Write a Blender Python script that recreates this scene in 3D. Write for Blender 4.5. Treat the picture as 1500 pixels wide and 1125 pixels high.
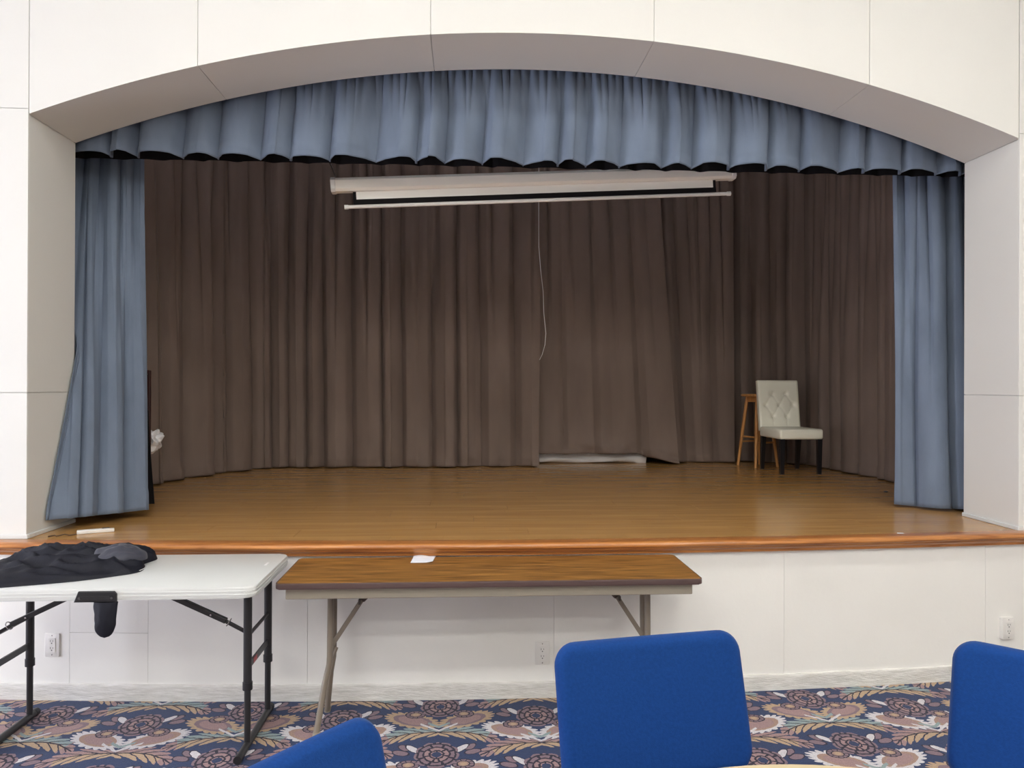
import bpy, bmesh, math, random
from mathutils import Vector, Matrix, noise as mnoise
R = math.radians
random.seed(11)
for o in list(bpy.data.objects): bpy.data.objects.remove(o)
scene = bpy.context.scene
C = scene.collection

# ------------------------------------------------------------------ camera
cam_d = bpy.data.cameras.new('camera'); cam = bpy.data.objects.new('camera', cam_d); C.objects.link(cam)
F_PX, YAW, PITCH, ROLL = 1084.84, 0.0606, 0.0016, 0.0038
cam_d.sensor_width = 36.0; cam_d.lens = F_PX / 1500 * 36.0; cam_d.clip_start = 0.02
fw = Vector((math.sin(YAW)*math.cos(PITCH), math.cos(YAW)*math.cos(PITCH), math.sin(PITCH)))
rt = Vector((math.cos(YAW), -math.sin(YAW), 0)); up = rt.cross(fw)
r2 = rt*math.cos(ROLL) + up*math.sin(ROLL); u2 = up*math.cos(ROLL) - rt*math.sin(ROLL)
m = Matrix((r2, u2, -fw)).transposed().to_4x4(); m.translation = Vector((2.1829, -3.8203, 0.7725))
cam.matrix_world = m
scene.camera = cam

# ------------------------------------------------------------------ world, exposure
w = bpy.data.worlds.new('world'); scene.world = w; w.use_nodes = True
w.node_tree.nodes['Background'].inputs[0].default_value = (0.84, 0.86, 1.0, 1)
w.node_tree.nodes['Background'].inputs[1].default_value = 25.0      # daylight, only enters through window_1
scene.view_settings.view_transform = 'Standard'
scene.view_settings.look = 'None'
scene.view_settings.exposure = 0.14
scene.view_settings.gamma = 1.0
scene.view_settings.use_curve_mapping = False
LAMP_EMIT = 37.0
LAMP_COL = (1.0, 0.985, 0.925)
CARPET_Z, CEIL_Z = -0.77, 3.45
HX0, HX1, HY0 = -4.2, 7.8, -9.0

# ------------------------------------------------------------------ helpers
def link(o, parent=None):
    C.objects.link(o)
    if parent: o.parent = parent
    return o
def tag(o, label=None, cat=None, group=None, kind=None):
    if label: o['label'] = label
    if cat: o['category'] = cat
    if group: o['group'] = group
    if kind: o['kind'] = kind
    return o
def empty(name, loc=(0, 0, 0), rz=0.0):
    o = bpy.data.objects.new(name, None); C.objects.link(o)
    o.location = loc; o.rotation_euler = (0, 0, rz); o.empty_display_size = 0.1
    return o
class MB:
    def __init__(s): s.bm = bmesh.new()
    def box(s, c, size, rot=None, bevel=0.0, seg=2):
        mt = Matrix.Translation(Vector(c))
        if rot is not None: mt = mt @ rot.to_4x4()
        mt = mt @ Matrix.Diagonal((*size, 1))
        r = bmesh.ops.create_cube(s.bm, size=1.0, matrix=mt)
        if bevel > 0:
            es = list({e for v in r['verts'] for e in v.link_edges})
            bmesh.ops.bevel(s.bm, geom=es, offset=bevel, segments=seg, affect='EDGES', profile=0.5)
        return s
    def bar(s, a, b, wd, ht, bevel=0.0):
        a, b = Vector(a), Vector(b); d = b - a
        q = d.to_track_quat('X', 'Z')
        return s.box((a+b)/2, (d.length, wd, ht), q.to_matrix(), bevel)
    def tube(s, pts, r, n=12, caps=True):
        pts = [Vector(p) for p in pts]; rings = []
        rad = r if isinstance(r, (list, tuple)) else [r]*len(pts)
        ref = None
        for i, p in enumerate(pts):
            if i == 0: t = pts[1]-p
            elif i == len(pts)-1: t = p-pts[i-1]
            else: t = (pts[i+1]-p).normalized() + (p-pts[i-1]).normalized()
            t.normalize()
            if ref is None: ref = t.orthogonal().normalized()
            u = (ref - t*ref.dot(t)).normalized(); ref = u; v = t.cross(u)
            rings.append([s.bm.verts.new(p + (u*math.cos(2*math.pi*k/n) + v*math.sin(2*math.pi*k/n))*rad[i]) for k in range(n)])
        for i in range(len(rings)-1):
            for k in range(n):
                s.bm.faces.new((rings[i][k], rings[i][(k+1) % n], rings[i+1][(k+1) % n], rings[i+1][k]))
        if caps:
            s.bm.faces.new(rings[0][::-1]); s.bm.faces.new(rings[-1])
        return s
    def prism(s, poly, h0, h1, axis='z', bevel=0.0, seg=2):
        # poly: 2D points; axis z: (x,y); axis y: (x,z); axis x: (y,z)
        def P(p, h):
            return {'z': (p[0], p[1], h), 'y': (p[0], h, p[1]), 'x': (h, p[0], p[1])}[axis]
        a = [s.bm.verts.new(P(p, h0)) for p in poly]; b = [s.bm.verts.new(P(p, h1)) for p in poly]
        n = len(poly); fs = [s.bm.faces.new(a), s.bm.faces.new(b[::-1])]
        for i in range(n): fs.append(s.bm.faces.new((a[i], b[i], b[(i+1) % n], a[(i+1) % n])))
        if bevel > 0:
            es = list({e for f in fs[:2] for e in f.edges})
            bmesh.ops.bevel(s.bm, geom=es, offset=bevel, segments=seg, affect='EDGES', profile=0.5)
        return s
    def grid(s, fn, nu, nv, closed_u=False):
        vs = [[s.bm.verts.new(fn(i/nu if not closed_u else i/nu, j/nv)) for j in range(nv+1)] for i in range(nu+(0 if closed_u else 1))]
        L = len(vs)
        for i in range(nu):
            for j in range(nv):
                s.bm.faces.new((vs[i][j], vs[(i+1) % L][j], vs[(i+1) % L][j+1], vs[i][j+1]))
        return s
    def lathe(s, prof, n=24, c=(0, 0, 0)):
        c = Vector(c)
        rings = [[s.bm.verts.new(c + Vector((r*math.cos(2*math.pi*k/n), r*math.sin(2*math.pi*k/n), z))) for k in range(n)] for r, z in prof]
        for i in range(len(rings)-1):
            for k in range(n): s.bm.faces.new((rings[i][k], rings[i][(k+1) % n], rings[i+1][(k+1) % n], rings[i+1][k]))
        s.bm.faces.new(rings[0][::-1]); s.bm.faces.new(rings[-1])
        return s
    def build(s, name, mat, parent=None, smooth=True, angle=40):
        bmesh.ops.recalc_face_normals(s.bm, faces=s.bm.faces[:])
        me = bpy.data.meshes.new(name); s.bm.to_mesh(me); s.bm.free()
        if mat: me.materials.append(mat)
        if smooth:
            me.polygons.foreach_set('use_smooth', [True]*len(me.polygons))
            me.set_sharp_from_angle(angle=R(angle))
        return link(bpy.data.objects.new(name, me), parent)
def rrect(x0, y0, x1, y1, r, n=5):
    pts = []
    for cx, cy, a0 in ((x1-r, y1-r, 0), (x0+r, y1-r, 90), (x0+r, y0+r, 180), (x1-r, y0+r, 270)):
        for k in range(n+1):
            a = R(a0 + 90*k/n); pts.append((cx + r*math.cos(a), cy + r*math.sin(a)))
    return pts

# ------------------------------------------------------------------ node expressions
class E_:
    """socket wrapper: arithmetic builds Math nodes"""
    nt = None
    def __init__(s, v): s.v = v
    @staticmethod
    def op(o, *a, clamp=False):
        n = E_.nt.nodes.new('ShaderNodeMath'); n.operation = o; n.use_clamp = clamp
        for i, x in enumerate(a):
            x = x.v if isinstance(x, E_) else x
            if isinstance(x, (int, float)): n.inputs[i].default_value = x
            else: E_.nt.links.new(x, n.inputs[i])
        return E_(n.outputs[0])
    def __add__(s, b): return E_.op('ADD', s, b)
    __radd__ = __add__
    def __sub__(s, b): return E_.op('SUBTRACT', s, b)
    def __rsub__(s, b): return E_.op('SUBTRACT', b, s)
    def __mul__(s, b): return E_.op('MULTIPLY', s, b)
    __rmul__ = __mul__
    def __truediv__(s, b): return E_.op('DIVIDE', s, b)
    def __neg__(s): return E_.op('MULTIPLY', s, -1.0)
def ab(a): return E_.op('ABSOLUTE', a)
def sn(a): return E_.op('SINE', a)
def cs(a): return E_.op('COSINE', a)
def sq(a): return E_.op('MULTIPLY', a, a)
def sqrt(a): return E_.op('SQRT', a)
def lt(a, b): return E_.op('LESS_THAN', a, b)
def gt(a, b): return E_.op('GREATER_THAN', a, b)
def mn(a, b): return E_.op('MINIMUM', a, b)
def mx(a, b): return E_.op('MAXIMUM', a, b)
def flr(a): return E_.op('FLOOR', a)
def frac(a): return E_.op('FRACT', a)
def pmod(a, b): return E_.op('FLOORED_MODULO', a, b)
def atan2(a, b): return E_.op('ARCTAN2', a, b)
def mixc(fac, a, b):
    n = E_.nt.nodes.new('ShaderNodeMix'); n.data_type = 'RGBA'
    for i, x in ((0, fac), (6, a), (7, b)):
        if isinstance(x, E_): E_.nt.links.new(x.v, n.inputs[i])
        elif isinstance(x, (int, float)): n.inputs[i].default_value = x
        elif isinstance(x, tuple): n.inputs[i].default_value = (*x, 1) if len(x) == 3 else x
        else: E_.nt.links.new(x, n.inputs[i])
    return n.outputs[2]

def srgb(r, g, b):
    f = lambda c: (c/255/12.92) if c/255 <= 0.04045 else ((c/255+0.055)/1.055)**2.4
    return (f(r), f(g), f(b))

MATS = {}
def mat(name, color=(0.5, 0.5, 0.5), rough=0.6, metal=0.0, spec=0.5, sheen=0.0, sheen_tint=(1, 1, 1), coat=0.0,
        noise=0.0, nscale=20.0, bump=0.0, bscale=60.0, stretch=(1, 1, 1), emit=None, estr=0.0, mottle=None, coords='Object'):
    if name in MATS: return MATS[name]
    mm = bpy.data.materials.new(name); mm.use_nodes = True; nt = mm.node_tree; b = nt.nodes['Principled BSDF']
    b.inputs['Base Color'].default_value = (*color, 1); b.inputs['Roughness'].default_value = rough
    b.inputs['Metallic'].default_value = metal; b.inputs['Specular IOR Level'].default_value = spec
    b.inputs['Sheen Weight'].default_value = sheen; b.inputs['Sheen Tint'].default_value = (*sheen_tint, 1)
    b.inputs['Sheen Roughness'].default_value = 0.45
    b.inputs['Coat Weight'].default_value = coat
    if emit: b.inputs['Emission Color'].default_value = (*emit, 1); b.inputs['Emission Strength'].default_value = estr
    if noise or bump or mottle:
        tc = nt.nodes.new('ShaderNodeTexCoord'); mp = nt.nodes.new('ShaderNodeMapping'); mp.inputs['Scale'].default_value = stretch
        nt.links.new(tc.outputs[coords], mp.inputs[0])
    if noise or mottle:
        n = nt.nodes.new('ShaderNodeTexNoise'); n.inputs['Scale'].default_value = nscale; n.inputs['Detail'].default_value = 5
        nt.links.new(mp.outputs[0], n.inputs['Vector'])
        rp = nt.nodes.new('ShaderNodeValToRGB')
        c2 = mottle or tuple(min(1, c*(1+noise)) for c in color); c1 = tuple(c*(1-noise) for c in color) if not mottle else color
        rp.color_ramp.elements[0].position = 0.3; rp.color_ramp.elements[1].position = 0.7
        rp.color_ramp.elements[0].color = (*c1, 1); rp.color_ramp.elements[1].color = (*c2, 1)
        nt.links.new(n.outputs[0], rp.inputs[0]); nt.links.new(rp.outputs[0], b.inputs['Base Color'])
    if bump:
        n2 = nt.nodes.new('ShaderNodeTexNoise'); n2.inputs['Scale'].default_value = bscale; n2.inputs['Detail'].default_value = 4
        nt.links.new(mp.outputs[0], n2.inputs['Vector'])
        bp = nt.nodes.new('ShaderNodeBump'); bp.inputs['Strength'].default_value = bump; bp.inputs['Distance'].default_value = 0.01
        nt.links.new(n2.outputs[0], bp.inputs['Height']); nt.links.new(bp.outputs[0], b.inputs['Normal'])
    MATS[name] = mm
    return mm

def carpet_material():
    mm = bpy.data.materials.new('floral_carpet'); mm.use_nodes = True; nt = mm.node_tree; b = nt.nodes['Principled BSDF']
    E_.nt = nt
    tc = nt.nodes.new('ShaderNodeTexCoord')
    wob = nt.nodes.new('ShaderNodeTexNoise'); wob.inputs['Scale'].default_value = 45; wob.inputs['Detail'].default_value = 2
    nt.links.new(tc.outputs['Object'], wob.inputs['Vector'])
    va = nt.nodes.new('ShaderNodeVectorMath'); va.operation = 'MULTIPLY_ADD'
    va.inputs[1].default_value = (0.011, 0.011, 0); va.inputs[2].default_value = (-0.0055, -0.0055, 0)
    nt.links.new(wob.outputs['Color'], va.inputs[0])
    vb = nt.nodes.new('ShaderNodeVectorMath'); vb.operation = 'ADD'
    nt.links.new(tc.outputs['Object'], vb.inputs[0]); nt.links.new(va.outputs[0], vb.inputs[1])
    sp = nt.nodes.new('ShaderNodeSeparateXYZ'); nt.links.new(vb.outputs[0], sp.inputs[0])
    X, Y = E_(sp.outputs[0]), E_(sp.outputs[1])
    NAVY, LINE = (0.019, 0.038, 0.108), (0.016, 0.014, 0.034)
    TAN, WHITE, MAUVE, PINK, TEAL, ROSE = (0.45, 0.32, 0.21), (0.60, 0.58, 0.61), (0.215, 0.145, 0.175), (0.33, 0.215, 0.215), (0.25, 0.33, 0.34), (0.35, 0.23, 0.185)
    PX, PY = 0.897, 0.46
    col = NAVY
    def wrap(a, lo, per):           # a into [lo, lo+per), plus cell parity
        q = (a - lo) / per
        return pmod(a - lo, per) + lo, pmod(flr(q), 2.0)
    def ell(u, v, cu, cv, a, c_, ang):
        ca, sa = math.cos(ang), math.sin(ang)
        du, dv = u - cu, v - cv
        return (du*ca + dv*sa)/a, (dv*ca - du*sa)/c_
    for fam, (x0, y0, flip) in enumerate(((2.062, -0.255, 0.0), (2.5105, -0.372, 1.0))):
        u = ab(pmod(X - (x0 - PX/2), PX) - PX/2)
        # --- leaves (drawn first)
        v, par = wrap(Y - y0, -0.56, PY)
        par = ab(par - flip)
        s_ = (u*0.945 + (v + 0.262)*-0.327)/0.275        # along the leaf, 0..1
        t_ = (v + 0.262)*0.945 + u*0.327                 # across, + is up
        t_ = t_ - 0.035*sn(s_*3.1)
        lob = ab(sn(s_*15.0 - ab(t_)*95.0))
        hw = (0.024 + 0.030*lob)*sqrt(mx(s_*(1.03 - s_)*4.0, 0.0)) + 0.004
        inside = lt(ab(t_), hw)*gt(s_, 0.0)*lt(s_, 1.03)
        vein = mx(lt(lob, 0.30), lt(ab(t_), 0.004))
        upc = mixc(par, TEAL, PINK)
        lc = mixc(gt(t_, 0.006), TAN, upc)
        lc = mixc(gt(s_, 0.80), lc, PINK)
        lc = mixc(vein, lc, LINE)
        col = mixc(inside, col, lc)
        # --- palmette
        v, par = wrap(Y - y0, -0.315, PY)
        par = ab(par - flip)
        ea, eb = ell(u, v, 0.122, -0.140, 0.142, 0.070, 0.46)
        th = atan2(eb, ea); rr = sqrt(sq(ea) + sq(eb))
        fr = 0.84 + 0.20*ab(sn(th*10.0))
        edge = mixc(par, TAN, WHITE)
        wing = mixc(lt(rr, 0.70), edge, mixc(par, MAUVE, ROSE))
        wing = mixc(lt(rr, 0.52), wing, PINK)
        col = mixc(lt(rr, fr), col, wing)
        # chevron
        ch = ab((v + 0.245) - u*0.80)
        col = mixc(lt(ch, 0.008)*lt(u, 0.085), col, WHITE)
        ch2 = (v + 0.222) - u*0.80
        col = mixc(lt(ab(ch2 - 0.012), 0.010)*lt(u, 0.05), col, TEAL)
        # white curl leaves and side petals
        for cu, cv, a, c_, ang, cc in ((0.152, 0.020, 0.034, 0.018, 0.4, MAUVE), (0.140, 0.062, 0.030, 0.016, 0.9, MAUVE), (0.102, 0.050, 0.042, 0.016, 0.9, WHITE)):
            ea, eb = ell(u, v, cu, cv, a, c_, ang)
            q = sq(ea) + sq(eb)
            col = mixc(lt(q, 1.5), col, LINE); col = mixc(lt(q, 1.0), col, cc)
        # side rosette
        ea, eb = ell(u, v, 0.112, -0.080, 0.046, 0.038, 0.0)
        rr = sqrt(sq(ea) + sq(eb)); th = atan2(eb, ea)
        c = mixc(mx(lt(ab(sn(th*5.0)), 0.30), gt(rr, 0.93)), MAUVE, LINE)
        c = mixc(lt(rr, 0.62), c, LINE); c = mixc(lt(rr, 0.50), c, ROSE); c = mixc(lt(rr, 0.3), c, TAN)
        col = mixc(lt(rr, 1.05), col, c)
        # central rosette of scales
        ea, eb = ell(u, v, 0.0, 0.0, 0.090, 0.104, 0.0)
        rr = sqrt(sq(ea) + sq(eb)); th = atan2(ea, eb)
        ring = flr(rr*3.6); rf = frac(rr*3.6)
        sc = ab(sn(th*(2.0 + ring) + ring*0.8))
        ln = mx(lt(sc, 0.32), lt(rf, 0.20 + 0.16*sc))
        c = mixc(ln, mixc(lt(rr, 0.62), MAUVE, PINK), LINE)
        c = mixc(lt(rr, 0.22), c, NAVY)
        col = mixc(lt(rr, 0.97 + 0.09*sc), col, c)
    # pile speckle
    nz = nt.nodes.new('ShaderNodeTexNoise'); nz.inputs['Scale'].default_value = 260; nz.inputs['Detail'].default_value = 2
    nt.links.new(tc.outputs['Object'], nz.inputs['Vector'])
    mul = nt.nodes.new('ShaderNodeMix'); mul.data_type = 'RGBA'; mul.blend_type = 'MULTIPLY'; mul.inputs[0].default_value = 1.0
    rp = nt.nodes.new('ShaderNodeValToRGB'); rp.color_ramp.elements[0].position = 0.3; rp.color_ramp.elements[1].position = 0.7
    rp.color_ramp.elements[0].color = (0.72, 0.72, 0.72, 1); rp.color_ramp.elements[1].color = (1.15, 1.15, 1.15, 1)
    nt.links.new(nz.outputs[0], rp.inputs[0]); nt.links.new(col, mul.inputs[6]); nt.links.new(rp.outputs[0], mul.inputs[7])
    nt.links.new(mul.outputs[2], b.inputs['Base Color'])
    bp = nt.nodes.new('ShaderNodeBump'); bp.inputs['Strength'].default_value = 0.5; bp.inputs['Distance'].default_value = 0.004
    nt.links.new(nz.outputs[0], bp.inputs['Height']); nt.links.new(bp.outputs[0], b.inputs['Normal'])
    b.inputs['Roughness'].default_value = 0.95; b.inputs['Specular IOR Level'].default_value = 0.1
    b.inputs['Sheen Weight'].default_value = 0.15
    return mm

def wood_material(name, c1, c2, rough, scale=1.0, along='x', strips=None, fine=1.0, coat=0.0):
    mm = bpy.data.materials.new(name); mm.use_nodes = True; nt = mm.node_tree; b = nt.nodes['Principled BSDF']
    tc = nt.nodes.new('ShaderNodeTexCoord'); mp = nt.nodes.new('ShaderNodeMapping')
    st = (1.2, 30, 30) if along == 'x' else ((30, 1.2, 30) if along == 'y' else (30, 30, 1.2))
    mp.inputs['Scale'].default_value = tuple(v*scale for v in st)
    oi = nt.nodes.new('ShaderNodeObjectInfo')
    ad = nt.nodes.new('ShaderNodeVectorMath'); ad.operation = 'ADD'
    mu = nt.nodes.new('ShaderNodeMath'); mu.operation = 'MULTIPLY'; mu.inputs[1].default_value = 37.0
    nt.links.new(oi.outputs['Random'], mu.inputs[0])
    nt.links.new(tc.outputs['Object'], mp.inputs[0]); nt.links.new(mp.outputs[0], ad.inputs[0]); nt.links.new(mu.outputs[0], ad.inputs[1])
    n = nt.nodes.new('ShaderNodeTexNoise'); n.inputs['Scale'].default_value = 1.6*fine; n.inputs['Detail'].default_value = 6; n.inputs['Distortion'].default_value = 0.6
    nt.links.new(ad.outputs[0], n.inputs['Vector'])
    rp = nt.nodes.new('ShaderNodeValToRGB'); rp.color_ramp.elements[0].position = 0.34; rp.color_ramp.elements[1].position = 0.66
    rp.color_ramp.elements[0].color = (*c1, 1); rp.color_ramp.elements[1].color = (*c2, 1)
    nt.links.new(n.outputs[0], rp.inputs[0]); out = rp.outputs[0]
    if strips:
        br = nt.nodes.new('ShaderNodeTexBrick'); br.inputs['Scale'].default_value = 1.0
        br.inputs['Brick Width'].default_value = strips[0]; br.inputs['Row Height'].default_value = strips[1]
        br.inputs['Mortar Size'].default_value = 0.0008; br.inputs['Bias'].default_value = 0.0
        br.inputs['Color1'].default_value = (0.93, 0.93, 0.93, 1); br.inputs['Color2'].default_value = (1.06, 1.05, 1.03, 1); br.inputs['Mortar'].default_value = (0.84, 0.82, 0.80, 1)
        br.offset = 0.37
        nt.links.new(tc.outputs['Object'], br.inputs['Vector'])
        ml = nt.nodes.new('ShaderNodeMix'); ml.data_type = 'RGBA'; ml.blend_type = 'MULTIPLY'; ml.inputs[0].default_value = 1.0
        nt.links.new(out, ml.inputs[6]); nt.links.new(br.outputs['Color'], ml.inputs[7]); out = ml.outputs[2]
    nt.links.new(out, b.inputs['Base Color'])
    b.inputs['Roughness'].default_value = rough; b.inputs['Coat Weight'].default_value = coat; b.inputs['Coat Roughness'].default_value = 0.15
    return mm

# paint
WALL = mat('wall_paint', (0.725, 0.723, 0.69), 0.55, spec=0.3, bump=0.04, bscale=90, noise=0.015, nscale=1.5)
LOWWALL = mat('stage_front_paint', (0.84, 0.835, 0.80), 0.5, spec=0.3, bump=0.06, bscale=40, noise=0.02, nscale=3)
SCUFF = mat('scuffed_baseboard_paint', (0.62, 0.61, 0.57), 0.6, spec=0.3, bump=0.6, bscale=90, mottle=(0.82, 0.81, 0.78), nscale=34, stretch=(0.35, 1, 3))
CEIL = mat('ceiling_paint', (0.84, 0.83, 0.80), 0.8)
HALLWALL = mat('hall_wall_paint', (0.74, 0.71, 0.66), 0.7)
DARKWALL = mat('stage_wall_paint', (0.10, 0.09, 0.085), 0.9)
CARPET = carpet_material()
PLANK = wood_material('laminate_plank', srgb(178, 132, 74), srgb(196, 150, 91), 0.25, strips=(0.42, 0.0633), coat=0.25)
OAK = wood_material('oak_nosing', srgb(150, 90, 42), srgb(196, 132, 72), 0.28, fine=1.3, coat=0.3)
BLUEVELVET = mat('blue_grey_velvet', (0.150, 0.187, 0.252), 0.9, spec=0.1, sheen=0.12, sheen_tint=(0.75, 0.85, 1), noise=0.13, nscale=7, stretch=(1, 1, 0.35), bump=0.08, bscale=180)
TAUPE = mat('taupe_velvet', (0.195, 0.147, 0.121), 0.9, spec=0.1, sheen=0.08, sheen_tint=(1, 0.93, 0.88), noise=0.10, nscale=5, stretch=(1, 1, 0.3), bump=0.08, bscale=160)
BLACKCLOTH = mat('black_cloth', (0.012, 0.011, 0.012), 0.9, spec=0.1)
WHITEPLASTIC = mat('white_plastic', (0.68, 0.70, 0.69), 0.38, bump=0.05, bscale=220)
BLACKSTEEL = mat('black_steel', (0.018, 0.018, 0.02), 0.38, spec=0.5)
BLACKPLASTIC = mat('black_plastic', (0.012, 0.012, 0.014), 0.45)
TANSTEEL = mat('bronze_steel', srgb(128, 118, 106), 0.35, metal=0.0, spec=0.5)
TANSKIRT = mat('beige_steel_skirt', srgb(150, 142, 128), 0.4)
WALNUT = wood_material('walnut_laminate', srgb(72, 44, 18), srgb(178, 128, 66), 0.36, fine=2.4, scale=1.0)
BROWNEDGE = mat('brown_vinyl_edge', srgb(86, 68, 66), 0.4)
CHROME = mat('chrome', (0.6, 0.6, 0.6), 0.2, metal=1.0)
BLUEFABRIC = mat('royal_blue_fabric', (0.007, 0.041, 0.180), 0.9, spec=0.1, sheen=0.12, sheen_tint=(0.5, 0.7, 1), noise=0.10, nscale=160, bump=0.12, bscale=420)
CREAM = mat('cream_leather', srgb(240, 237, 218), 0.42, bump=0.05, bscale=200)
BLACKWOOD = mat('black_lacquer_wood', (0.008, 0.008, 0.010), 0.35)
HONEY = wood_material('honey_wood', srgb(176, 120, 62), srgb(206, 150, 88), 0.4, along='z')
SCREENWHITE = mat('screen_white', (0.92, 0.91, 0.86), 0.6)
CASEWHITE = mat('screen_case_enamel', (0.90, 0.87, 0.80), 0.4)
PAPER = mat('paper', (0.80, 0.82, 0.86), 0.8)
NYLON = mat('black_nylon', (0.009, 0.010, 0.017), 0.6, spec=0.25, sheen=0.0, bump=0.1, bscale=120)
MAHOG = mat('mahogany', srgb(52, 20, 18), 0.4, noise=0.2, nscale=12, stretch=(1, 1, 0.1))
WHITECLOTH = mat('white_cotton', (0.78, 0.78, 0.80), 0.8, bump=0.2, bscale=40)
IVORY = mat('ivory_plastic', (0.78, 0.77, 0.74), 0.35)
SLOT = mat('socket_slot', (0.03, 0.03, 0.03), 0.6)
TABLECREAM = mat('cream_laminate', srgb(226, 208, 170), 0.35, noise=0.04, nscale=8)

# ------------------------------------------------------------------ setting: hall
def structure(o): o['kind'] = 'structure'; return o
AX0, AX1 = -4.2, 7.8
def yf(x):                                           # gently bowed stage front
    return min(-0.165 + 0.0185*(x - 2.45)**2, -0.03)
def arch_z(x):                                       # circular arch over the stage opening
    return 2.597 - 7.10 + math.sqrt(7.10**2 - (x - 2.577)**2)
OW = 5.154; JD = 0.444; ZT = arch_z(0.0)

b = MB()
NS = 80
xs = [AX0 + (AX1-AX0)*i/NS for i in range(NS+1)]
poly = [(HX0, HY0), (HX1, HY0)] + [(x, yf(x) + 0.02) for x in xs[::-1]]
b.prism(poly, CARPET_Z - 0.05, CARPET_Z)
structure(b.build('floor', CARPET, smooth=False))
b = MB(); b.box(((HX0+HX1)/2, (HY0+0.444)/2, CEIL_Z+0.05), (HX1-HX0+0.4, -HY0+0.444, 0.1))
structure(b.build('ceiling', CEIL, smooth=False))
b = MB(); b.box(((HX0+HX1)/2, HY0-0.05, (CEIL_Z+CARPET_Z)/2), (HX1-HX0, 0.1, CEIL_Z-CARPET_Z)); structure(b.build('wall_back', HALLWALL, smooth=False))
b = MB(); b.box((HX1+0.05, HY0/2+0.1, (CEIL_Z+CARPET_Z)/2), (0.1, -HY0+0.4, CEIL_Z-CARPET_Z)); structure(b.build('wall_right', HALLWALL, smooth=False))
# left hall wall with a window opening
WY0, WY1, WZ0, WZ1 = -2.9, -0.7, -0.45, 1.55
b = MB()
def wl(y0, y1, z0, z1): b.box((HX0-0.05, (y0+y1)/2, (z0+z1)/2), (0.1, y1-y0, z1-z0))
wl(HY0, WY0, CARPET_Z, CEIL_Z); wl(WY1, 0.3, CARPET_Z, CEIL_Z); wl(WY0, WY1, CARPET_Z, WZ0); wl(WY0, WY1, WZ1, CEIL_Z)
structure(b.build('wall_left', HALLWALL, smooth=False))
b = MB()
for y0, y1, z0, z1 in ((WY0, WY1, WZ0, WZ0+0.06), (WY0, WY1, WZ1-0.06, WZ1), (WY0, WY0+0.06, WZ0+0.06, WZ1-0.06), (WY1-0.06, WY1, WZ0+0.06, WZ1-0.06), ((WY0+WY1)/2-0.03, (WY0+WY1)/2+0.03, WZ0+0.06, WZ1-0.06)):
    b.box((HX0-0.05, (y0+y1)/2, (z0+z1)/2), (0.06, y1-y0, z1-z0))
win = structure(b.build('window_1', WHITEPLASTIC, smooth=False))
gm = bpy.data.materials.new('window_glass'); gm.use_nodes = True; nt = gm.node_tree
nt.nodes.remove(nt.nodes['Principled BSDF'])
tr = nt.nodes.new('ShaderNodeBsdfTransparent'); gl = nt.nodes.new('ShaderNodeBsdfGlossy'); gl.inputs['Roughness'].default_value = 0.02
mxs = nt.nodes.new('ShaderNodeMixShader'); mxs.inputs[0].default_value = 0.08
nt.links.new(tr.outputs[0], mxs.inputs[1]); nt.links.new(gl.outputs[0], mxs.inputs[2]); nt.links.new(mxs.outputs[0], nt.nodes['Material Output'].inputs[0])
for k in range(2):
    b = MB(); yc = WY0 + (WY1-WY0)*(0.25 + 0.5*k)
    b.box((HX0-0.05, yc, (WZ0+WZ1)/2), (0.006, (WY1-WY0)/2-0.09, WZ1-WZ0-0.12)); b.build('window_pane', gm, win, smooth=False)
pl = bpy.data.lights.new('window_portal', 'AREA'); pl.shape = 'RECTANGLE'; pl.size = WY1-WY0; pl.size_y = WZ1-WZ0
pl.cycles.is_portal = True
po = link(bpy.data.objects.new('window_portal', pl)); po.location = (HX0-0.12, (WY0+WY1)/2, (WZ0+WZ1)/2); po.rotation_euler = (R(90), 0, R(-90))

# ------------------------------------------------------------------ proscenium wall
GAP = 0.0014; PT = 0.008
b = MB()
def solid(x0, x1, y0, y1, z0, z1): b.box(((x0+x1)/2, (y0+y1)/2, (z0+z1)/2), (x1-x0, y1-y0, z1-z0))
solid(HX0, -PT, PT, JD, 0.0, CEIL_Z); solid(OW+PT, HX1, PT, JD, 0.0, CEIL_Z)
NA = 48
ax = [-PT + (OW+2*PT)*i/NA for i in range(NA+1)]
b.prism([(x, arch_z(min(max(x, 0), OW)) + PT) for x in ax] + [(ax[-1], CEIL_Z), (ax[0], CEIL_Z)], PT, JD, 'y')
wall_front = structure(b.build('wall_front', WALL, smooth=False))
SEAMX = [-1.17, 0.002, 0.821, 1.989, 3.152, 4.317, 5.149, 6.32]
def panel(poly, h0, h1, axis, name='panel', parent=None, mt=None):
    q = MB(); q.prism(poly, h0, h1, axis, bevel=0.0012, seg=1); return q.build(name, mt or WALL, parent or wall_front, smooth=False)
# panels above the arch
for x0, x1 in zip(SEAMX[1:-2], SEAMX[2:-1]):
    x0 = max(x0, 0.0); x1 = min(x1, OW); n = max(4, int((x1-x0)*12))
    bot = [(x0+GAP + (x1-x0-2*GAP)*i/n) for i in range(n+1)]
    panel([(x, arch_z(x)) for x in bot] + [(x1-GAP, CEIL_Z), (x0+GAP, CEIL_Z)], 0.0, PT, 'y')
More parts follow.
